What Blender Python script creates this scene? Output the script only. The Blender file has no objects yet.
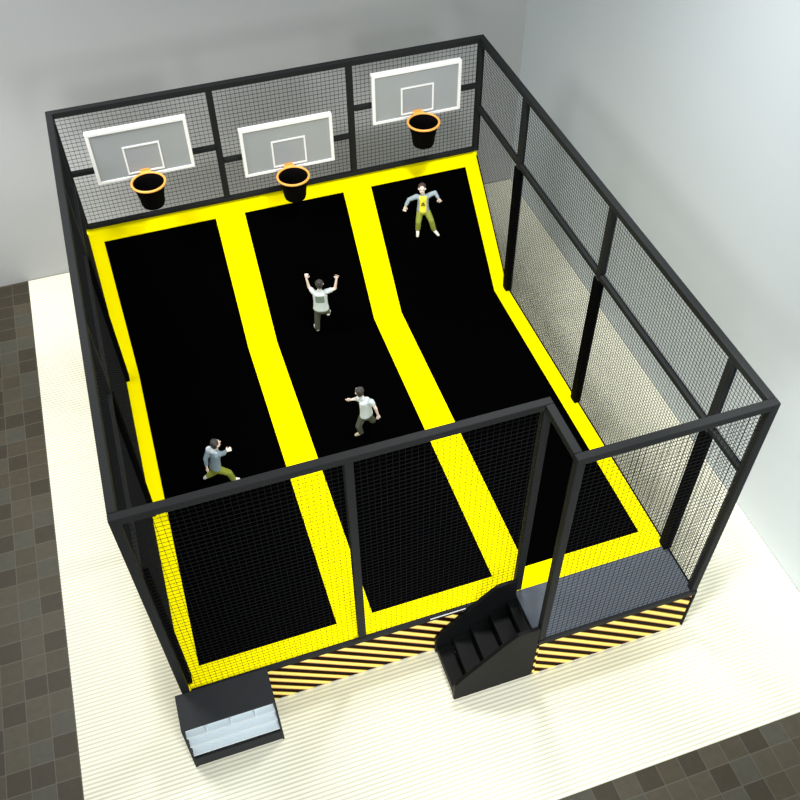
import bpy, bmesh, math, random
from mathutils import Vector, Matrix, Euler
random.seed(7)
S = bpy.context.scene
COL = S.collection

# ------------------------------------------------------------------ camera, world, lights, exposure
cam_d = bpy.data.cameras.new('camera'); cam = bpy.data.objects.new('camera', cam_d); COL.objects.link(cam)
cam.location = (1.26926, -6.58996, 14.31175)
cam.rotation_euler = (0.72147833, 0.0087769, -0.32364899)
cam_d.sensor_fit = 'HORIZONTAL'; cam_d.sensor_width = 36.0
cam_d.lens = 933.99 / 800 * 36.0
cam_d.clip_end = 200
S.camera = cam

w = bpy.data.worlds.new('world'); S.world = w; w.use_nodes = True
w.node_tree.nodes['Background'].inputs[0].default_value = (0.86, 0.95, 1.0, 1)
w.node_tree.nodes['Background'].inputs[1].default_value = 0.33

def area(name, loc, target, size, power, col=(1, 1, 1), spread=180):
    d = bpy.data.lights.new(name, 'AREA'); d.shape = 'DISK'; d.size = size; d.energy = power; d.color = col
    d.spread = math.radians(spread)
    o = bpy.data.objects.new(name, d); COL.objects.link(o); o.location = loc
    o.rotation_euler = (Vector(target) - Vector(loc)).to_track_quat('-Z', 'Y').to_euler()
    return o
area('ceiling_lamp_left', (-3.2, 6.5, 13.0), (-.6, 6.4, 0), 4.2, 740, (1, .985, .95), 115)
area('ceiling_lamp_right', (6.2, 3.0, 13.0), (6.6, 3.2, 0), 1.6, 560, (1, .99, .96), 115)
area('front_fill_light', (3.0, -10.5, 9.8), (4, 0, 0), 4.0, 620, (1, .99, .96), 100)  # unseen fill light, added to brighten the striped skirt and front faces
def spot(name, loc, target, deg, power):
    d = bpy.data.lights.new(name, 'SPOT'); d.energy = power; d.spot_size = math.radians(deg); d.spot_blend = 1.0
    d.shadow_soft_size = .35; d.color = (1, .99, .95)
    o = bpy.data.objects.new(name, d); COL.objects.link(o); o.location = loc
    o.rotation_euler = (Vector(target) - Vector(loc)).to_track_quat('-Z', 'Y').to_euler()
spot('wall_fill_spot_right', (5.6, -1.8, 12.5), (10.2, -.9, .4), 32, 4600)  # unseen spot added to make the base of the right wall glow
spot('wall_fill_spot_left', (-1.8, 5.6, 12.5), (-1.0, 11.5, .3), 28, 4200)  # added out of view, brightens the foot of the back wall at left

S.view_settings.view_transform = 'Standard'
S.view_settings.look = 'None'
S.view_settings.exposure = 0.0
S.view_settings.gamma = 1.0
S.view_settings.use_curve_mapping = False

# ------------------------------------------------------------------ dimensions (metres)
W, D, H, DK, PF, XE = 8.0, 8.82, 5.64, 1.133, 0.9175, 5.285
H = 5.65
YK = 6.695; SL = 0.962
def zd(y): return DK + max(0.0, y - YK) * SL
LX = [(0.286, 2.446), (3.022, 5.051), (5.633, 7.686)]
YF, YB = 0.37, 8.59
RW, BW = 10.25, 11.66          # right wall x, back wall y

# ------------------------------------------------------------------ materials
def mat(name, col, rough=.6, noise=.06, scale=12, metal=0, spec=.3, bump=0):
    m = bpy.data.materials.new(name); m.use_nodes = True
    nt = m.node_tree; b = nt.nodes['Principled BSDF']
    b.inputs['Roughness'].default_value = rough; b.inputs['Metallic'].default_value = metal
    b.inputs['Specular IOR Level'].default_value = spec
    tc = nt.nodes.new('ShaderNodeTexCoord'); nz = nt.nodes.new('ShaderNodeTexNoise'); nz.inputs['Scale'].default_value = scale
    nt.links.new(tc.outputs['Object'], nz.inputs['Vector'])
    mr = nt.nodes.new('ShaderNodeMapRange'); mr.inputs['To Min'].default_value = 1 - noise; mr.inputs['To Max'].default_value = 1 + noise
    nt.links.new(nz.outputs['Fac'], mr.inputs['Value'])
    mx = nt.nodes.new('ShaderNodeVectorMath'); mx.operation = 'SCALE'; mx.inputs[0].default_value = col
    nt.links.new(mr.outputs[0], mx.inputs['Scale']); nt.links.new(mx.outputs[0], b.inputs['Base Color'])
    if bump:
        bp = nt.nodes.new('ShaderNodeBump'); bp.inputs['Strength'].default_value = bump; bp.inputs['Distance'].default_value = .01
        nt.links.new(nz.outputs['Fac'], bp.inputs['Height']); nt.links.new(bp.outputs[0], b.inputs['Normal'])
    return m

def math_node(nt, op, a, b=None, c=None):
    n = nt.nodes.new('ShaderNodeMath'); n.operation = op
    for i, v in enumerate((a, b, c)):
        if v is None: continue
        if isinstance(v, (int, float)): n.inputs[i].default_value = v
        else: nt.links.new(v, n.inputs[i])
    return n.outputs[0]

M = {}
M['yellow'] = mat('yellow_vinyl', (1.0, .87, .0), .7, .0, spec=.0)
M['bed'] = mat('black_bed_mesh', (.0006, .0006, .0007), .95, .2, 40, spec=0)
M['steel'] = mat('charcoal_steel', (.0145, .016, .0172), .6, .08, 6, spec=.12)
M['net'] = mat('black_netting', (.009, .0095, .0105), .85, .1, spec=.03)
M['pad'] = mat('black_post_padding', (.002, .002, .0024), .8, .2, 8, spec=.02)
M['carpet'] = mat('grey_carpet', (.085, .098, .118), .9, .12, 60, spec=.1, bump=.2)
M['plastic'] = mat('black_plastic', (.005, .0055, .006), .5, .15, 5, spec=.10)
M['rack_black'] = mat('black_laminate', (.024, .026, .029), .6, .06, 8, spec=.08)
M['rack_white'] = mat('white_laminate', (.58, .66, .71), .5, .03, 8)
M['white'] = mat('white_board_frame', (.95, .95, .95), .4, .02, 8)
M['orange'] = mat('orange_enamel', (.95, .43, .08), .35, .05, 8, spec=.6)
M['bag'] = mat('black_hoop_net', (.002, .0015, .0015), .9, .2, 20, spec=.05)
M['skin'] = mat('skin', (.88, .70, .63), .5, .05, 8)
M['hair'] = mat('dark_hair', (.045, .042, .042), .6, .3, 60)
M['hair_brown'] = mat('brown_hair', (.07, .045, .035), .6, .3, 60)
M['shirt_white'] = mat('white_cotton', (.60, .68, .70), .8, .06, 20)
M['print'] = mat('faded_green_print', (.20, .27, .22), .8, .2, 60)
M['shirt_yellow'] = mat('yellow_cotton', (.95, .85, .05), .8, .08, 20)
M['denim'] = mat('blue_grey_cotton', (.22, .30, .36), .85, .12, 25)
M['light_grey'] = mat('pale_blue_cotton', (.33, .40, .45), .85, .12, 25)
M['hood'] = mat('white_blue_cotton', (.62, .72, .78), .85, .08, 25)
M['trouser_green'] = mat('olive_green_cotton', (.22, .26, .03), .85, .15, 20)
M['trouser_lime'] = mat('light_olive_cotton', (.33, .38, .06), .85, .15, 20)
M['trouser_grey'] = mat('grey_green_cotton', (.075, .085, .062), .85, .15, 20)
M['shoe'] = mat('white_shoe', (.80, .78, .72), .5, .05, 20)
M['shoe_tan'] = mat('tan_shoe', (.55, .47, .33), .5, .05, 20)
M['eye'] = mat('dark_eye', (.02, .015, .01), .3, .0)
M['lip'] = mat('lip', (.5, .2, .18), .5, .0)
M['emblem'] = mat('dark_print', (.06, .05, .01), .8, .0)
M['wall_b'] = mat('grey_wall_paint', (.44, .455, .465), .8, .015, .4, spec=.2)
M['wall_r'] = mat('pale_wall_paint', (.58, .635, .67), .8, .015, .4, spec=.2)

def acrylic():
    m = bpy.data.materials.new('tinted_acrylic'); m.use_nodes = True
    nt = m.node_tree; b = nt.nodes['Principled BSDF']; out = nt.nodes['Material Output']
    b.inputs['Base Color'].default_value = (.40, .43, .45, 1); b.inputs['Roughness'].default_value = .3
    nz = nt.nodes.new('ShaderNodeTexNoise'); nz.inputs['Scale'].default_value = 3
    mr = nt.nodes.new('ShaderNodeMapRange'); mr.inputs['To Min'].default_value = .10; mr.inputs['To Max'].default_value = .16
    nt.links.new(nz.outputs['Fac'], mr.inputs['Value'])
    t = nt.nodes.new('ShaderNodeBsdfTransparent'); mx = nt.nodes.new('ShaderNodeMixShader')
    nt.links.new(mr.outputs[0], mx.inputs[0]); nt.links.new(b.outputs[0], mx.inputs[1]); nt.links.new(t.outputs[0], mx.inputs[2])
    nt.links.new(mx.outputs[0], out.inputs['Surface'])
    return m
M['acrylic'] = acrylic()

def hazard(name, axis, sign):
    # slanting yellow and black tape: period .25 m measured vertically
    m = bpy.data.materials.new(name); m.use_nodes = True
    nt = m.node_tree; b = nt.nodes['Principled BSDF']; b.inputs['Roughness'].default_value = .5
    b.inputs['Specular IOR Level'].default_value = .02
    tc = nt.nodes.new('ShaderNodeNewGeometry'); sp = nt.nodes.new('ShaderNodeSeparateXYZ')
    nt.links.new(tc.outputs['Position'], sp.inputs[0])
    u = math_node(nt, 'MULTIPLY_ADD', sp.outputs[axis], .827 * sign, sp.outputs[2])
    f = math_node(nt, 'FRACT', math_node(nt, 'MULTIPLY_ADD', u, 1 / .243, .35))
    r = nt.nodes.new('ShaderNodeValToRGB'); e = r.color_ramp.elements
    e[0].position = 0; e[0].color = (.012, .004, .002, 1)
    e[1].position = 1; e[1].color = (.012, .004, .002, 1)
    for p, c in ((.38, (.012, .003, .002, 1)), (.48, (.90, .50, .16, 1)), (.58, (1, .84, .24, 1)), (.82, (1, .92, .20, 1)), (.90, (.60, .30, .05, 1)), (.95, (.02, .006, .003, 1))):
        x = e.new(p); x.color = c
    nt.links.new(f, r.inputs[0]); nt.links.new(r.outputs[0], b.inputs['Base Color'])
    return m
M['haz_front'] = hazard('hazard_stripes_front', 0, 1)
M['haz_side'] = hazard('hazard_stripes_side', 1, 1)

def tiles():
    m = bpy.data.materials.new('brown_floor_tiles'); m.use_nodes = True
    nt = m.node_tree; b = nt.nodes['Principled BSDF']; b.inputs['Roughness'].default_value = .55
    b.inputs['Specular IOR Level'].default_value = .25
    g = nt.nodes.new('ShaderNodeNewGeometry'); sp = nt.nodes.new('ShaderNodeSeparateXYZ'); nt.links.new(g.outputs['Position'], sp.inputs[0])
    ux = math_node(nt, 'MULTIPLY_ADD', sp.outputs[0], 1 / .36, 1.82 / .36 + 20)
    uy = math_node(nt, 'MULTIPLY_ADD', sp.outputs[1], 1 / .37, 3.185 / .37 + 20)
    cv = nt.nodes.new('ShaderNodeCombineXYZ')
    nt.links.new(math_node(nt, 'FLOOR', ux), cv.inputs[0]); nt.links.new(math_node(nt, 'FLOOR', uy), cv.inputs[1])
    wn = nt.nodes.new('ShaderNodeTexWhiteNoise'); wn.noise_dimensions = '2D'; nt.links.new(cv.outputs[0], wn.inputs['Vector'])
    r = nt.nodes.new('ShaderNodeValToRGB'); r.color_ramp.interpolation = 'CONSTANT'; e = r.color_ramp.elements
    e[0].position = 0; e[0].color = (.038, .032, .021, 1); e[1].position = .22; e[1].color = (.060, .053, .036, 1)
    x = e.new(.55); x.color = (.052, .045, .029, 1); x = e.new(.78); x.color = (.058, .056, .043, 1)
    nt.links.new(wn.outputs['Value'], r.inputs[0])
    nz = nt.nodes.new('ShaderNodeTexNoise'); nz.inputs['Scale'].default_value = 9; nz.inputs['Detail'].default_value = 6
    nt.links.new(g.outputs['Position'], nz.inputs['Vector'])
    mr = nt.nodes.new('ShaderNodeMapRange'); mr.inputs['To Min'].default_value = .8; mr.inputs['To Max'].default_value = 1.2
    nt.links.new(nz.outputs['Fac'], mr.inputs['Value'])
    sc = nt.nodes.new('ShaderNodeVectorMath'); sc.operation = 'SCALE'; nt.links.new(r.outputs[0], sc.inputs[0]); nt.links.new(mr.outputs[0], sc.inputs['Scale'])
    def edge(u, t):
        f = math_node(nt, 'FRACT', u); return math_node(nt, 'LESS_THAN', f, t)
    gm = math_node(nt, 'MAXIMUM', edge(ux, .035), edge(uy, .045))
    mx = nt.nodes.new('ShaderNodeMix'); mx.data_type = 'RGBA'; nt.links.new(gm, mx.inputs['Factor'])
    nt.links.new(sc.outputs[0], mx.inputs['A']); mx.inputs['B'].default_value = (.085, .079, .062, 1)
    nt.links.new(mx.outputs['Result'], b.inputs['Base Color'])
    return m
def ribbed():
    m = bpy.data.materials.new('ribbed_cream_matting'); m.use_nodes = True
    nt = m.node_tree; b = nt.nodes['Principled BSDF']; b.inputs['Roughness'].default_value = .75
    b.inputs['Specular IOR Level'].default_value = .15
    g = nt.nodes.new('ShaderNodeNewGeometry'); sp = nt.nodes.new('ShaderNodeSeparateXYZ'); nt.links.new(g.outputs['Position'], sp.inputs[0])
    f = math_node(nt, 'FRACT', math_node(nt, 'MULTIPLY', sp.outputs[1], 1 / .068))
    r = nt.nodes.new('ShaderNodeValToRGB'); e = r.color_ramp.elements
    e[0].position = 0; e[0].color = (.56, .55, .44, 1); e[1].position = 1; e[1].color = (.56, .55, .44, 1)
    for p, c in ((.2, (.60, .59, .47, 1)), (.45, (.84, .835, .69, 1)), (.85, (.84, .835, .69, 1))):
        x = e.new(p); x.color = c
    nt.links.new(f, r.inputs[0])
    s = math_node(nt, 'LESS_THAN', math_node(nt, 'FRACT', math_node(nt, 'MULTIPLY_ADD', sp.outputs[1], 1 / 3.01, 10 - 8.96 / 3.01)), .005)
    mx = nt.nodes.new('ShaderNodeMix'); mx.data_type = 'RGBA'; nt.links.new(s, mx.inputs['Factor'])
    nt.links.new(r.outputs[0], mx.inputs['A']); mx.inputs['B'].default_value = (.66, .65, .53, 1)
    nt.links.new(mx.outputs['Result'], b.inputs['Base Color'])
    return m
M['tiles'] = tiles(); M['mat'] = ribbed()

# ------------------------------------------------------------------ mesh helpers
def link(name, bm, m, parent=None, smooth=False):
    me = bpy.data.meshes.new(name); bmesh.ops.recalc_face_normals(bm, faces=bm.faces[:]); bm.to_mesh(me); bm.free()
    for x in (m if isinstance(m, (list, tuple)) else [m]): me.materials.append(x)
    if smooth: me.polygons.foreach_set('use_smooth', [True] * len(me.polygons))
    o = bpy.data.objects.new(name, me); COL.objects.link(o)
    if parent:
        o.parent = parent; o.matrix_parent_inverse = Matrix.Translation(-Vector(parent.location)) if parent.type == 'EMPTY' or parent.location.length else Matrix()
    return o
def empty(name, label, cat, loc=(0, 0, 0), group=None):
    o = bpy.data.objects.new(name, None); COL.objects.link(o); o.location = loc
    o['label'] = label; o['category'] = cat
    if group: o['group'] = group
    return o
def box(bm, x0, x1, y0, y1, z0, z1, bev=0):
    b = bmesh.new()
    bmesh.ops.create_cube(b, size=1)
    for v in b.verts:
        v.co = Vector(((x0 + x1) / 2 + v.co.x * (x1 - x0), (y0 + y1) / 2 + v.co.y * (y1 - y0), (z0 + z1) / 2 + v.co.z * (z1 - z0)))
    if bev: bmesh.ops.bevel(b, geom=b.edges[:], offset=bev, segments=2, affect='EDGES', profile=.5)
    merge(bm, b); b.free()
def merge(bm, b):
    vm = {v: bm.verts.new(v.co) for v in b.verts}
    for f in b.faces:
        try:
            nf = bm.faces.new([vm[v] for v in f.verts]); nf.material_index = f.material_index
        except ValueError: pass
def prism(bm, poly, axis, a0, a1, bev=0):
    """poly in the two other axes, extruded along axis from a0 to a1"""
    b = bmesh.new()
    def P(p, a):
        q = list(p); q.insert(axis, a); return q
    A = [b.verts.new(P(p, a0)) for p in poly]; B = [b.verts.new(P(p, a1)) for p in poly]
    n = len(poly); b.faces.new(A); b.faces.new(B[::-1])
    for i in range(n): b.faces.new((A[i], B[i], B[(i + 1) % n], A[(i + 1) % n]))
    if bev: bmesh.ops.bevel(b, geom=b.edges[:], offset=bev, segments=2, affect='EDGES', profile=.5)
    merge(bm, b); b.free()
def tube(bm, p, q, r0, r1=None, n=12, caps=True):
    p = Vector(p); q = Vector(q); r1 = r0 if r1 is None else r1
    d = q - p
    if d.length < 1e-6: return
    u = d.orthogonal().normalized(); v = d.normalized().cross(u)
    A = []; B = []
    for i in range(n):
        a = 2 * math.pi * i / n; w_ = u * math.cos(a) + v * math.sin(a)
        A.append(bm.verts.new(p + w_ * r0)); B.append(bm.verts.new(q + w_ * r1))
    for i in range(n): bm.faces.new((A[i], A[(i + 1) % n], B[(i + 1) % n], B[i]))
    if caps: bm.faces.new(A[::-1]); bm.faces.new(B)
def ball(bm, c, r, rot=None, seg=16):
    mt = Matrix.Translation(Vector(c)) @ (rot.to_4x4() if rot else Matrix()) @ Matrix.Diagonal((*((r, r, r) if isinstance(r, (int, float)) else r), 1))
    bmesh.ops.create_uvsphere(bm, u_segments=seg, v_segments=max(8, seg // 2), radius=1, matrix=mt)
def torus(bm, c, R, r, n=40, k=10):
    c = Vector(c); V = []
    for i in range(n):
        a = 2 * math.pi * i / n; row = []
        for j in range(k):
            t = 2 * math.pi * j / k
            row.append(bm.verts.new(c + Vector(((R + r * math.cos(t)) * math.cos(a), (R + r * math.cos(t)) * math.sin(a), r * math.sin(t)))))
        V.append(row)
    for i in range(n):
        for j in range(k): bm.faces.new((V[i][j], V[(i + 1) % n][j], V[(i + 1) % n][(j + 1) % k], V[i][(j + 1) % k]))

# ------------------------------------------------------------------ setting
def struct(o): o['kind'] = 'structure'; return o
bm = bmesh.new(); box(bm, -14, RW, -10, BW, -.2, 0); struct(link('floor', bm, M['tiles']))
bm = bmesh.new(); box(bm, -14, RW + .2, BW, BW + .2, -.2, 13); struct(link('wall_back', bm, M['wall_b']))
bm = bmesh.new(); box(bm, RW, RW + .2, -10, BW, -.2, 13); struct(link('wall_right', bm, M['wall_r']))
bm = bmesh.new()
ys = []; y = -2.85
prof = []
while y < BW - .012:
    for k, z in ((0, .009), (.017, .012), (.034, .013), (.051, .012)):
        if y + k < BW - .01: prof.append((y + k, z))
    y += .068
prof = [(-2.85, .001)] + prof + [(BW - .01, .001)]
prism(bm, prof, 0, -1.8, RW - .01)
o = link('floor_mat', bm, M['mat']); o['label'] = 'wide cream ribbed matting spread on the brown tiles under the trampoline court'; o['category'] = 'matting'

# ------------------------------------------------------------------ trampoline court
court = empty('trampoline_court', 'raised trampoline court with three black jumping lanes between bright yellow padding', 'trampoline')
PT = .05
def pad_strip(name, x0, x1, y0, y1, top=0.0):
    ysx = [y0] + ([YK] if y0 < YK < y1 else []) + [y1]
    poly = [(yy, zd(yy) + top) for yy in ysx] + [(yy, zd(yy) + top - PT) for yy in reversed(ysx)]
    b = bmesh.new(); prism(b, poly, 0, x0, x1, .006); return link(name, b, M['yellow'], court)
for a, b_ in LX:
    ysx = [YF - .05, YK, YB + .05]
    poly = [(yy, zd(yy) - .015) for yy in ysx] + [(yy, zd(yy) - .035) for yy in reversed(ysx)]
    bm = bmesh.new(); prism(bm, poly, 0, a - .04, b_ + .04); link('jump_bed', bm, M['bed'], court)
pad_strip('edge_pad', .0, W, .0, YF)
pad_strip('edge_pad', .0, W, YB, D)
pad_strip('edge_pad', .0, LX[0][0], YF, YB)
pad_strip('edge_pad', LX[2][1], W, YF, YB)
pad_strip('divider_pad', LX[0][1], LX[1][0], YF, YB)
pad_strip('divider_pad', LX[1][1], LX[2][0], YF, YB)
# skirts
bm = bmesh.new(); box(bm, 0, XE, 0.0, .03, .013, DK - .10); link('skirt_panel', bm, M['haz_front'], court)
side = [(.03, .013), (D, .013), (D, zd(D) - .06), (YK, DK - .06), (.03, DK - .06)]
bm = bmesh.new(); prism(bm, side, 0, 0, .03); link('skirt_panel', bm, M['haz_side'], court)
bm = bmesh.new(); prism(bm, side, 0, W - .03, W); link('skirt_panel', bm, M['haz_side'], court)
bm = bmesh.new(); box(bm, .03, W - .03, D - .03, D, .013, zd(D) - .06); link('skirt_panel', bm, M['haz_front'], court)
bm = bmesh.new(); box(bm, 0, XE - .004, -.014, -.001, DK - .10, DK - .002, .003); link('edge_trim', bm, M['steel'], court)
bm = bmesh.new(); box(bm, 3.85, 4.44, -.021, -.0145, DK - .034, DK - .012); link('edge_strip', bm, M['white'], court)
for x in (LX[0][1] + .28, LX[1][1] + .28):
    for yy in (1, 3.4, 6.2):
        bm = bmesh.new(); box(bm, x - .05, x + .05, yy - .05, yy + .05, .013, DK - .06)
        link('support_leg', bm, M['steel'], court)

# ------------------------------------------------------------------ entry platform
plat = empty('entry_platform', 'grey carpeted entry platform with striped skirt at the front right corner', 'platform', (6.64, -.46, .013))
bm = bmesh.new(); box(bm, XE, W, -PF, -.002, DK - .05, DK, .004); link('carpet_top', bm, M['carpet'], plat)
bm = bmesh.new(); box(bm, XE + .03, W - .03, -PF, -PF + .03, .013, DK - .10); link('skirt_panel', bm, M['haz_front'], plat)
bm = bmesh.new(); box(bm, XE, XE + .03, -PF, -.004, .013, DK - .10); link('skirt_panel', bm, M['haz_side'], plat)
bm = bmesh.new(); box(bm, XE, W, -PF - .015, -PF + .03, DK - .10, DK + .012, .004); box(bm, XE - .0, XE + .03, -PF + .03, -.004, DK - .10, DK - .05)
link('edge_trim', bm, M['steel'], plat)
bm = bmesh.new(); box(bm, W - .03, W, -PF + .03, -.004, .013, DK - .10); link('skirt_panel', bm, M['haz_side'], plat)

# ------------------------------------------------------------------ netted enclosure
RT = .115     # rail and post thickness
CELL = .080; NR = .0043
def nets(parent, plane, pos, a0, a1, zb, z1, CELL=CELL, NR=NR):
    """real cords: uprights and cross cords of a net, plane 'x' (pos = x, a = y) or 'y' (pos = y, a = x)"""
    bm = bmesh.new()
    def P(a, z): return (pos, a, z) if plane == 'x' else (a, pos, z)
    n = max(1, round((a1 - a0) / CELL))
    for i in range(n + 1):
        a = a0 + (a1 - a0) * i / n; tube(bm, P(a, zb(a)), P(a, z1), NR, n=4, caps=False)
    zmin = min(zb(a0), zb(a1)); m = max(1, round((z1 - zmin) / CELL))
    for j in range(m + 1):
        z = zmin + (z1 - zmin) * j / m; e = a1
        if zb(a1) > z:       # ends where the sloping deck meets this cord
            lo, hi = a0, a1
            for _ in range(20):
                mid = (lo + hi) / 2
                if zb(mid) > z: hi = mid
                else: lo = mid
            e = lo
        if e - a0 > .02: tube(bm, P(a0, z), P(e, z), NR, n=4, caps=False)
    return link('net_panel', bm, M['net'], parent)
def bar(parent, name, x0, x1, y0, y1, z0, z1, m='steel', bev=.012):
    bm = bmesh.new(); box(bm, x0, x1, y0, y1, z0, z1, bev); return link(name, bm, M[m], parent)

# back fence
fb = empty('net_fence', 'back net fence carrying the three basketball backboards', 'net fence', (W / 2, D, zd(D)), 'net fences round the court')
BX = [RT / 2 - .03, 2.76, 5.35, W - RT / 2 + .025]
MIDZ = [4.39, 4.08, 4.65]
zB = zd(D)
for i, x in enumerate(BX):
    base = .013 if i in (0, 3) else zB
    bar(fb, 'post', x - RT / 2, x + RT / 2, D - RT + .03, D + .03, base if i not in (0, 3) else zB, H - RT)
bar(fb, 'top_rail', -.03, W + .025, D - RT + .03, D + .03, H - RT, H)
bar(fb, 'bottom_rail', RT - .03, W - RT + .025, D - .10, D - .01, zB + .0, zB + .085)
for i in range(3):
    a, b_ = BX[i] + RT / 2, BX[i + 1] - RT / 2
    bar(fb, 'middle_rail', a, b_, D - RT + .01, D - .01, MIDZ[i] - .035, MIDZ[i] + .055)
    nets(fb, 'y', D - .02, a, b_, lambda q: zB + .085, MIDZ[i] - .05)
    nets(fb, 'y', D - .02, a, b_, lambda q: MIDZ[i] + .05, H - RT)
# side fences
MS = 4.19
for sx, lab in ((0, 'left net fence beside the leftmost jumping lane, seen nearly edge-on'), (1, 'long right net fence with padded posts facing the pale wall')):
    f = empty('net_fence', lab, 'net fence', (sx * W, 3.9, DK), 'net fences round the court')
    x0, x1 = (-.03, RT - .03) if sx == 0 else (W - RT + .025, W + .025)
    xn = .02 if sx == 0 else W - .02
    yfront = 0.0 if sx == 0 else -PF
    bar(f, 'top_rail', x0, x1, yfront + RT, D - RT + .03, H - RT, H)
    bar(f, 'middle_rail', x0 + .01, x1 - .01, yfront + RT, D - RT + .03, MS - .05, MS + .05)
    yp = [3.38, 6.66] if sx == 0 else [.0, 3.38, 6.66]
    for yy in yp:
        y0 = yy - RT / 2
        bar(f, 'post', x0, x1, y0, y0 + RT, zd(yy), MS - .05)
        bar(f, 'post', x0, x1, y0, y0 + RT, MS + .05, H - RT)
        p0, p1 = (x0, x1 + .07) if sx == 0 else (x0 - .07, x1)
        bar(f, 'post_pad', x0 - .02 if sx else x0, x1 if sx else x1 + .02, y0 - .035, y0 + RT + .035, zd(yy) + .005, MS - .06, 'pad', .02)
    if sx == 0: bar(f, 'post_pad', .0, RT + .04, RT + .002, RT + .2, DK + .005, MS - .06, 'pad', .02)
    ends = [yfront + RT] + [q for p in yp for q in (p - RT / 2 - .0, p + RT / 2 + .0)] + [D - RT]
    for i in range(0, len(ends), 2):
        if ends[i + 1] - ends[i] < .1: continue
        nets(f, 'x', xn, ends[i], ends[i + 1], lambda q: zd(q) + .02, MS - .05, *((.055, .0062) if sx == 0 else (.066, .0036)))
        nets(f, 'x', xn, ends[i], ends[i + 1], lambda q: MS + .05, H - RT, *((.055, .0062) if sx == 0 else (.066, .0036)))
        a, b_ = ends[i], ends[i + 1]
        ysx = [a] + ([YK] if a < YK < b_ else []) + [b_]
        bm = bmesh.new(); prism(bm, [(q, zd(q) + .022) for q in ysx] + [(q, zd(q) + .002) for q in reversed(ysx)], 0, xn - .012, xn + .012)
        link('bottom_rail', bm, M['net'], f)
# front fence
ff = empty('net_fence', 'front net fence along the ends of the left and middle lanes', 'net fence', (2.6, 0, DK), 'net fences round the court')
bar(ff, 'top_rail', -.03, XE + RT, 0, RT, H - RT, H)
bar(ff, 'post', -.03, RT - .03, 0, RT, DK, H - RT)
bar(ff, 'post', 2.76 - RT / 2, 2.76 + RT / 2, 0, RT, DK, H - RT)
bar(ff, 'post', XE, XE + RT, 0, RT, DK, H - RT)
bar(ff, 'bottom_rail', RT, XE, -.014, .03, DK + .0005, DK + .03, bev=.004)
bar(ff, 'doorway_rail', XE, XE + RT, -PF + RT, -.0, H - RT, H)
for a, b_ in ((RT, 2.76 - RT / 2), (2.76 + RT / 2, XE)):
    nets(ff, 'y', .02, a, b_, lambda q: DK + .03, H - RT, .082, .0034)
# platform fence
fp = empty('net_fence', 'short front net fence standing on the grey entry platform', 'net fence', (6.6, -PF, DK), 'net fences round the court')
bar(fp, 'top_rail', XE, W - RT + .025, -PF, -PF + RT, H - RT, H)
bar(fp, 'post', XE, XE + RT, -PF, -PF + RT, DK + .012, H - RT)
bar(fp, 'post', W - RT + .025, W + .025, -PF, -PF + RT, DK + .012, H)
bar(fp, 'corner_post', W, W + .03, -PF - .015, -PF + RT, .013, DK + .012)
nets(fp, 'y', -PF + .02, XE + RT, W - RT, lambda q: DK + .03, H - RT, .082, .0034)

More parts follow.
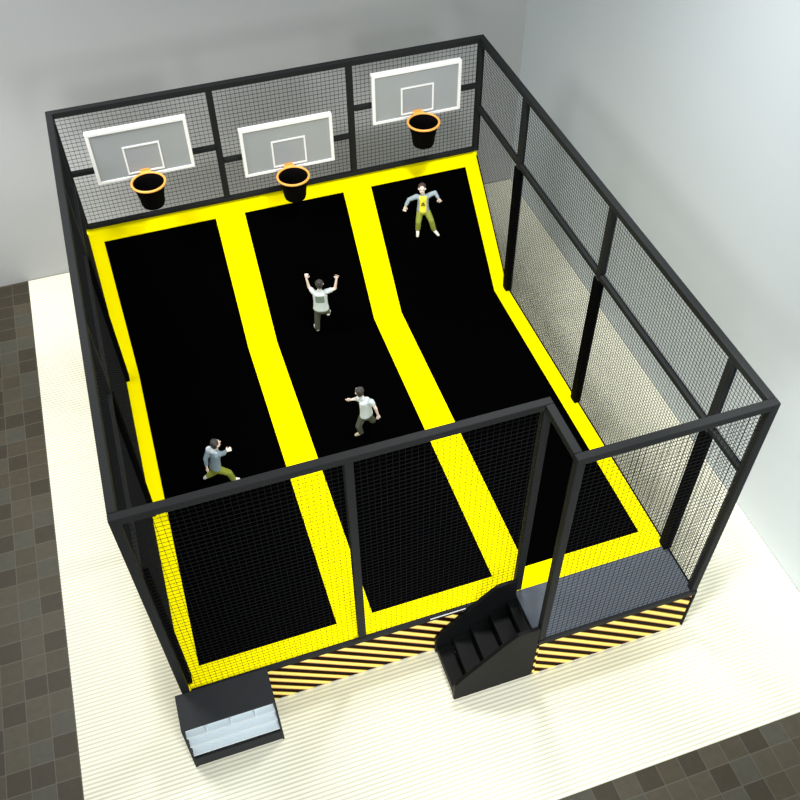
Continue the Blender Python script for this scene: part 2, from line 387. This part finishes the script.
# ------------------------------------------------------------------ basketball hoops
def hoop(label, x0, x1, z0, z1, yb, rx, ry, rz, mz):
    t = empty('basketball_hoop', label, 'basketball hoop', ((x0 + x1) / 2, yb, z0), 'basketball hoops on the back fence')
    bm = bmesh.new(); box(bm, x0 + .05, x1 - .05, yb + .01, yb + .03, z0 + .05, z1 - .05); link('backboard', bm, M['acrylic'], t)
    bm = bmesh.new()
    box(bm, x0, x1, yb - .01, yb + .10, z1 - .06, z1, .004)
    box(bm, x0, x1, yb - .01, yb + .05, z0, z0 + .05, .004)
    box(bm, x0, x0 + .06, yb - .01, yb + .05, z0 + .05, z1 - .06, .004)
    box(bm, x1 - .06, x1, yb - .01, yb + .05, z0 + .05, z1 - .06, .004)
    link('board_frame', bm, M['white'], t)
    cx = (x0 + x1) / 2 + .01; a, b_ = cx - .33, cx + .33; q0, q1 = z0 + .09, z0 + .66
    bm = bmesh.new()
    for X0, X1, Z0, Z1 in ((a, b_, q1 - .03, q1), (a, b_, q0, q0 + .03), (a, a + .03, q0 + .03, q1 - .03), (b_ - .03, b_, q0 + .03, q1 - .03)):
        box(bm, X0, X1, yb - .0, yb + .01, Z0, Z1)
    link('target_square', bm, M['white'], t)
    for xa in (x0 + .3, x1 - .36):
        bm = bmesh.new(); box(bm, xa, xa + .06, yb + .04, D - RT + .02, mz - .04, mz + .03); link('mounting_arm', bm, M['steel'], t)
    R = .30
    bm = bmesh.new(); torus(bm, (rx, ry, rz), R, .023); r = link('rim', bm, M['orange'], t, True)
    bm = bmesh.new(); box(bm, rx - .10, rx + .10, ry + R + .0, yb - .011, rz - .03, rz + .03, .008); box(bm, rx - .08, rx + .08, yb - .025, yb - .011, rz - .04, rz + .07, .004)
    link('bracket', bm, M['orange'], t)
    # closed-weave net bag, walls with thickness, open at the top
    bm = bmesh.new(); n = 32
    pr = [(R - .012, rz), (R - .03, rz - .10), (R - .065, rz - .25), (R - .085, rz - .42), (R - .10, rz - .47), (.0, rz - .48)]
    pi = [(0, rz - .465), (R - .115, rz - .455), (R - .1, rz - .41), (R - .08, rz - .25), (R - .045, rz - .10), (R - .027, rz)]
    ring = []
    for rr, z in pr + pi:
        if rr == 0: ring.append([bm.verts.new((rx, ry, z))])
        else: ring.append([bm.verts.new((rx + rr * math.cos(2 * math.pi * i / n), ry + rr * math.sin(2 * math.pi * i / n), z)) for i in range(n)])
    ring.append(ring[0])
    for A, B in zip(ring[:-1], ring[1:]):
        if len(A) == 1 and len(B) == 1: continue
        for i in range(n):
            j = (i + 1) % n
            if len(A) == 1: bm.faces.new((A[0], B[i], B[j]))
            elif len(B) == 1: bm.faces.new((A[i], A[j], B[0]))
            else: bm.faces.new((A[i], A[j], B[j], B[i]))
    link('hoop_net', bm, M['bag'], t, True)
YBD = 8.58
hoop('basketball hoop over the leftmost lane, clear board with white edge', .49, 2.26, 4.20, 5.24, YBD, 1.36, YBD - .36, 4.30, 4.39)
hoop('basketball hoop over the middle lane, mounted lowest of the three', 3.15, 4.92, 3.74, 4.755, YBD, 4.00, YBD - .36, 3.82, 4.08)
hoop('basketball hoop over the right lane, mounted highest of the three', 5.72, 7.50, 4.34, 5.365, YBD, 6.62, YBD - .36, 4.435, 4.65)

# ------------------------------------------------------------------ entry stairs
st = empty('entry_stairs', 'black plastic steps with raised side walls climbing to the entry platform', 'steps', (4.6, -.46, .013))
sp = [(3.94, .013), (5.275, .013), (5.275, 1.55), (5.10, 1.575), (4.92, 1.555), (4.72, 1.36), (4.05, .64), (3.95, .50), (3.94, .44)]
bm = bmesh.new(); prism(bm, sp, 1, -.925, -.865, .012); link('side_wall', bm, M['plastic'], st)
bm = bmesh.new(); prism(bm, sp, 1, -.075, -.015, .012); link('side_wall', bm, M['plastic'], st)
xs = [3.96, 4.21, 4.51, 4.83, 5.12, 5.284]; zs = [.21, .42, .63, .84, 1.04]
for i in range(5):
    bm = bmesh.new(); box(bm, xs[i], xs[i + 1], -.865, -.075, zs[i] - .03, zs[i], .008); link('tread', bm, M['plastic'], st)
    bm = bmesh.new(); box(bm, xs[i] + .006, xs[i] + .035, -.865, -.075, (zs[i - 1] - .01 if i else .013), zs[i] - .028); link('riser', bm, M['plastic'], st)

# ------------------------------------------------------------------ shoe rack at the front left corner
rk = empty('shoe_rack', 'low black shoe rack with pale slanted shelves at the front left corner', 'shoe rack', (.56, -.33, .013))
x0, x1 = -.135, 1.246
bm = bmesh.new(); box(bm, x0, x1, -.575, -.016, DK + .02, DK + .058, .004); link('top_board', bm, M['rack_black'], rk)
sidep = [(-.014, .013), (-.66, .013), (-.655, .22), (-.575, DK + .019), (-.016, DK + .019)]
for a, b_ in ((x0, x0 + .03), (x1 - .03, x1)):
    bm = bmesh.new(); prism(bm, sidep, 0, a, b_); link('side_board', bm, M['rack_black'], rk)
bm = bmesh.new(); box(bm, x0 + .03, x1 - .03, -.65, -.62, .013, .28); link('kick_board', bm, M['rack_black'], rk)
bm = bmesh.new(); box(bm, x0 + .03, x1 - .03, -.05, -.016, .013, DK + .019); link('back_board', bm, M['rack_black'], rk)
for k in range(3):
    zt = DK + .005 - k * .28; zb_ = zt - .235
    yt = -.475 - k * .020; yb_ = yt - .105
    bm = bmesh.new(); prism(bm, [(yt, zt), (yt - .015, zb_ + .018), (yb_, zb_ + .018), (yb_ - .006, zb_), (yt + .02, zb_), (yt + .02, zt)], 0, x0 + .032, x1 - .032)
    link('slanted_shelf', bm, M['rack_white'], rk)
    if k == 0:
        for xx in (.20, .56, .92):
            bm = bmesh.new(); prism(bm, [(yt, zt), (yt - .07, zt - .01), (yb_, zb_ + .06), (yb_, zb_ + .02), (yt - .015, zb_ + .018)], 0, xx, xx + .02); link('divider', bm, M['rack_white'], rk)
    bm = bmesh.new(); box(bm, x0 + .03, x1 - .03, yt + .022, -.06, zb_ - .02, zb_ - .005); link('shelf_board', bm, M['rack_black'], rk)

# ------------------------------------------------------------------ people
def baked(name, bm, m, parent, voxel, smooth_it, base):
    me = bpy.data.meshes.new('raw'); bm.to_mesh(me); bm.free()
    o = bpy.data.objects.new('raw', me); COL.objects.link(o)
    r = o.modifiers.new('r', 'REMESH'); r.mode = 'VOXEL'; r.voxel_size = voxel; r.use_smooth_shade = True
    s = o.modifiers.new('s', 'SMOOTH'); s.factor = .5; s.iterations = smooth_it
    dg = bpy.context.evaluated_depsgraph_get(); dg.update()
    out = bpy.data.meshes.new_from_object(o.evaluated_get(dg)); out.name = name
    bpy.data.objects.remove(o); out.materials.clear()
    for x in (m if isinstance(m, (list, tuple)) else [m]): out.materials.append(x)
    out.polygons.foreach_set('use_smooth', [True] * len(out.polygons))
    n = bpy.data.objects.new(name, out); COL.objects.link(n)
    n.parent = parent
    return n
def limb(bm, pts, rad, n=14):
    for i, (p, r) in enumerate(zip(pts, rad)):
        ball(bm, p, r, seg=14)
        if i: tube(bm, pts[i - 1], p, rad[i - 1], r, n)
def frame(fwd, up=(0, 0, 1)):
    f = Vector(fwd).normalized(); u = Vector(up).normalized(); s = u.cross(f).normalized(); u = f.cross(s)
    return Matrix((s, f, u)).transposed()      # local x = the person's left.., y = forward, z = up
def person(label, base, face, J, top, legs, shoe, hair='hair', sleeve=.45, open_jacket=None, backprint=False, group='children jumping on the lanes', body_face=None, torso_r=(.115, .08), hood=False):
    t = empty('person', label, 'person', base, group)
    V = {k: Vector(v) for k, v in J.items()}
    F = frame(face); bf = body_face or face
    up = (V['neck'] - V['pel']).normalized()
    T = frame((Vector(bf) - up * Vector(bf).dot(up)), up)
    hc = V['hc']; fw = F @ Vector((0, 1, 0)); sd = F @ Vector((1, 0, 0)); uz = F @ Vector((0, 0, 1))
    bm = bmesh.new()
    ball(bm, hc, (.062, .074, .086), F, 24)
    ball(bm, hc + fw * .022 - uz * .045, (.048, .052, .048), F, 20)
    ball(bm, hc + fw * .084 - uz * .008, (.010, .014, .018), F, 10)
    for s in (-1, 1):
        ball(bm, hc + sd * s * .070 - uz * .005, (.010, .016, .022), F, 10)
    limb(bm, [hc - uz * .05, V['neck'], V['chest']], [.042, .036, .05])
    for k, sc in (('chest', 1.0), ('waist', .86), ('pel', .95)):
        ball(bm, V[k], (torso_r[0] * sc * .88, torso_r[1] * sc * .88, .085), T, 20)
    mid = (V['chest'] + V['waist']) / 2; ball(bm, mid, (torso_r[0] * .8, torso_r[1] * .8, .12), T, 20)
    mid = (V['pel'] + V['waist']) / 2; ball(bm, mid, (torso_r[0] * .8, torso_r[1] * .8, .09), T, 20)
    for s in 'LR':
        limb(bm, [V['chest'] * .5 + V['s' + s] * .5, V['s' + s], V['e' + s], V['w' + s]], [.045, .040, .030, .020])
        w_, h_ = V['w' + s], V['h' + s]; d = (h_ - w_).normalized()
        side_ = d.cross(fw)
        if side_.length < .1: side_ = d.cross(uz)
        side_.normalize()
        inward = (hc - w_).dot(side_); side_ = side_ if inward > 0 else -side_
        nrm = d.cross(side_).normalized(); Hm = Matrix((side_, nrm, d)).transposed()
        ball(bm, w_ + d * .040, (.032, .014, .038), Hm, 14)
        for q, (off, ln) in enumerate(((-.024, .040), (-.008, .050), (.008, .054), (.024, .048))):
            p0 = w_ + d * .062 + side_ * off; p1 = p0 + d * ln * .5 + side_ * off * .25; p2 = p1 + d * ln * .42 + nrm * .014 + side_ * off * .1
            limb(bm, [p0 - d * .02, p0, p1, p2], [.008, .0082, .0078, .007], 8)
        p0 = w_ + d * .022 + side_ * .026; limb(bm, [w_ + d * .015, p0, p0 + side_ * .022 + d * .022, p0 + side_ * .027 + d * .042], [.011, .0105, .009, .0078], 8)
        limb(bm, [V['pel'] * .3 + V['hip' + s] * .7, V['hip' + s], V['k' + s], V['a' + s]], [.060, .058, .042, .028])
        limb(bm, [V['a' + s], V['a' + s] * .4 + V['t' + s] * .6], [.028, .024])
    baked('body', bm, M['skin'], t, .006, 2, base)
    # face details
    for s in (-1, 1):
        bm = bmesh.new(); ball(bm, hc + fw * .072 + sd * s * .026 + uz * .002, (.011, .008, .007), F, 10); link_local('eye', bm, M['eye'], t)
    bm = bmesh.new(); ball(bm, hc + fw * .070 - uz * .048, (.018, .010, .006), F, 10); link_local('mouth', bm, M['lip'], t)
    # hair
    bm = bmesh.new()
    ball(bm, hc + uz * .022 - fw * .016, (.070, .074, .080), F, 20); ball(bm, hc - fw * .035 - uz * .02, (.062, .052, .070), F, 20)
    rnd = random.Random(len(label))
    for i in range(26):
        a = rnd.uniform(0, 6.28); e = rnd.uniform(.1, 1.3)
        dv = sd * math.cos(a) * math.cos(e) + fw * (math.sin(a) * math.cos(e) * .9 - .1) + uz * math.sin(e)
        ball(bm, hc + uz * .03 - fw * .015 + dv * .061, (.021, .021, .025), F, 8)
    hm = baked('hair', bm, M[hair], t, .006, 1, base)
    # shirt
    bm = bmesh.new(); a, b_ = torso_r
    ball(bm, V['chest'] + up * .02, (a * .98, b_ * 1.05, .085), T, 24)
    for f_ in [q / 11 for q in range(12)]:
        c = V['chest'].lerp(V['pel'], f_ * .92); k = 1.0 - .07 * math.sin(math.pi * f_) + .10 * f_
        ball(bm, c, (a * k, b_ * k * 1.05, .085), T, 24)
    limb(bm, [V['neck'] - up * .02, V['neck'] - up * .05], [.046, .055])
    for s in 'LR':
        S0, E0, W0 = V['s' + s], V['e' + s], V['w' + s]
        if sleeve <= 1: pts = [V['chest'] * .4 + S0 * .6, S0, S0.lerp(E0, sleeve)]; rad = [.055, .053, .050]
        else: pts = [V['chest'] * .4 + S0 * .6, S0, E0, E0.lerp(W0, sleeve - 1)]; rad = [.055, .052, .042, .034]
        limb(bm, pts, rad)
    mats = [M[top]]
    if open_jacket: mats.append(M[open_jacket])
    if backprint: mats.append(M['print'])
    sh = baked('shirt' if not open_jacket else 'jacket', bm, mats, t, .009, 2, base)
    Ti = T.transposed(); ch = V['chest']
    for p in sh.data.polygons:
        q = Ti @ (p.center - ch); L_ = (V['chest'] - V['pel']).length
        if open_jacket and q.y > .01 and abs(q.x) < .068 and -L_ - .1 < q.z < .10: p.material_index = 1
        if backprint and q.y < -.01 and abs(q.x) < .085 and -.13 < q.z < .035: p.material_index = 1
    if hood:
        bm = bmesh.new(); q0 = V['neck'] + T @ Vector((.0, -.055, -.03))
        limb(bm, [q0 + (V['sR'] - q0) * .35, q0, q0.lerp(V['sL'], .6), V['sL'] + up * .01], [.042, .05, .056, .060])
        baked('hood', bm, M['hood'], t, .009, 2, base)
    # trousers
    bm = bmesh.new()
    ball(bm, V['pel'] - up * .02, (a * 1.0, b_ * 1.12, .08), T, 20)
    for s in 'LR':
        A, K, P = V['a' + s], V['k' + s], V['hip' + s]
        limb(bm, [V['pel'] * .3 + P * .7 - up * .02, P, K, K.lerp(A, .88)], [.070, .070, .058, .052])
    baked('trousers', bm, M[legs], t, .009, 2, base)
    for s in 'LR':
        A, Tt = V['a' + s], V['t' + s]; bm = bmesh.new(); d = (Tt - A)
        low = min(A.z, Tt.z)
        ball(bm, A + d * .1, (.036, .036, .034), None, 14); limb(bm, [A - d * .15, A + d * .5, Tt], [.034, .035, .028])
        baked('shoe', bm, M[shoe], t, .007, 2, base)
    return t, T, V
def link_local(name, bm, m, parent):
    me = bpy.data.meshes.new(name); bm.to_mesh(me); bm.free(); me.materials.append(m)
    me.polygons.foreach_set('use_smooth', [True] * len(me.polygons))
    o = bpy.data.objects.new(name, me); COL.objects.link(o); o.parent = parent; return o

rr = Vector((.948, -.318, 0)); bb = Vector((.318, .948, 0))
# near the back of the right lane, facing the camera with arms spread
t, T, V = person('person in yellow shirt, open grey jacket and light olive trousers, arms spread', (6.5, 7.76, 2.13), tuple(-bb + Vector((0, 0, .25))),
    dict(hc=(-.056, .019, 1.120), neck=(-.037, .012, 1.00), chest=(-.035, .012, .873), waist=(-.034, .011, .69), pel=(-.033, .011, .60),
         sL=(-.158, .053, .934), eL=(-.299, .1, .863), wL=(-.386, .077, .731), hL=(-.401, .082, .633),
         sR=(.086, -.029, .968), eR=(.188, -.063, 1.027), wR=(.239, -.133, .919), hR=(.288, -.149, .81),
         hipL=(-.09, .03, .567), kL=(-.134, -.008, .356), aL=(-.129, .043, .112), tL=(-.165, -.045, .022),
         hipR=(.044, -.015, .566), kR=(.106, -.088, .392), aR=(.190, -.045, .090), tR=(.257, -.130, .0)),
    'light_grey', 'trouser_lime', 'shoe', 'hair_brown', sleeve=1.75, open_jacket='shirt_yellow', body_face=tuple(-bb))
bm = bmesh.new(); c = V['chest'] + T @ Vector((0, .086, -.06))
for s, (x0_, z0_, x1_, z1_) in enumerate(((-.032, -.03, 0, .035), (.032, -.03, 0, .035), (-.032, -.03, .032, -.03))):
    tube(bm, c + T @ Vector((x0_, 0, z0_)), c + T @ Vector((x1_, 0, z1_)), .009, n=8)
link_local('shirt_emblem', bm, M['emblem'], t)
# middle lane, arms raised, seen from behind
person('person with both arms raised, white shirt with faded print on the back', (3.86, 6.72, 1.15), tuple(bb),
    dict(hc=(.126, -.042, 1.255), neck=(.117, -.039, 1.121), chest=(.116, -.039, .966), waist=(.125, -.042, .72), pel=(.116, -.039, .60),
         sL=(.011, -.004, 1.032), eL=(-.06, .073, 1.129), wL=(-.089, .083, 1.345), hL=(-.08, .08, 1.457),
         sR=(.241, -.081, 1.056), eR=(.412, -.085, 1.086), wR=(.453, -.099, 1.327), hR=(.473, -.106, 1.427),
         hipL=(.048, -.016, .551), kL=(.02, -.007, .293), aL=(.006, -.001, .055), tL=(-.02, .085, .09),
         hipR=(.169, -.057, .55), kR=(.245, .235, .45), aR=(.285, .125, .275), tR=(.33, .215, .26)),
    'shirt_white', 'trouser_grey', 'shoe', sleeve=.5, backprint=True, torso_r=(.145, .088))
# middle lane nearer the front, running away to the left
person('person in short white shirt and dark trousers running towards the left lane', (3.9, 3.85, 1.13), tuple(bb * .8 - rr * .6),
    dict(hc=(.014, -.005, 1.207), neck=(.05, -.017, 1.075), chest=(.102, -.034, .915), waist=(.128, -.043, .718), pel=(.115, -.039, .59),
         sL=(.015, .035, .985), eL=(-.035, .095, .925), wL=(-.090, .125, .895), hL=(-.145, .145, .88),
         sR=(.196, -.106, .985), eR=(.257, -.146, .827), wR=(.298, -.142, .627), hR=(.32, -.15, .518),
         hipL=(.047, -.016, .542), kL=(-.04, -.036, .335), aL=(.004, -.001, .094), tL=(-.085, .029, .027),
         hipR=(.156, -.052, .544), kR=(.243, .037, .306), aR=(.19, .22, .22), tR=(.17, .29, .14)),
    'shirt_white', 'trouser_grey', 'shoe_tan', sleeve=.32)
# left lane, long stride to the right
person('person in blue-grey jacket and olive trousers striding across the leftmost lane', (1.35, 3.6, 1.13), tuple(rr * .8 + bb * .6),
    dict(hc=(.0, .0, 1.100), neck=(-.02, .005, .965), chest=(-.051, .017, .824), waist=(-.085, .031, .62), pel=(-.098, .035, .47),
         sL=(-.130, .075, .900), eL=(-.22, .02, .76), wL=(-.235, -.02, .600), hL=(-.24, -.03, .51),
         sR=(.020, -.04, .860), eR=(.090, .06, .73), wR=(.14, .17, .64), hR=(.19, .20, .62),
         hipL=(-.135, .075, .42), kL=(-.122, .12, .237), aL=(-.26, .17, .115), tL=(-.325, .20, .035),
         hipR=(-.055, -.005, .42), kR=(.099, -.033, .300), aR=(.150, -.031, .085), tR=(.235, -.01, .028)),
    'denim', 'trouser_green', 'shoe', sleeve=1.7, hood=True)
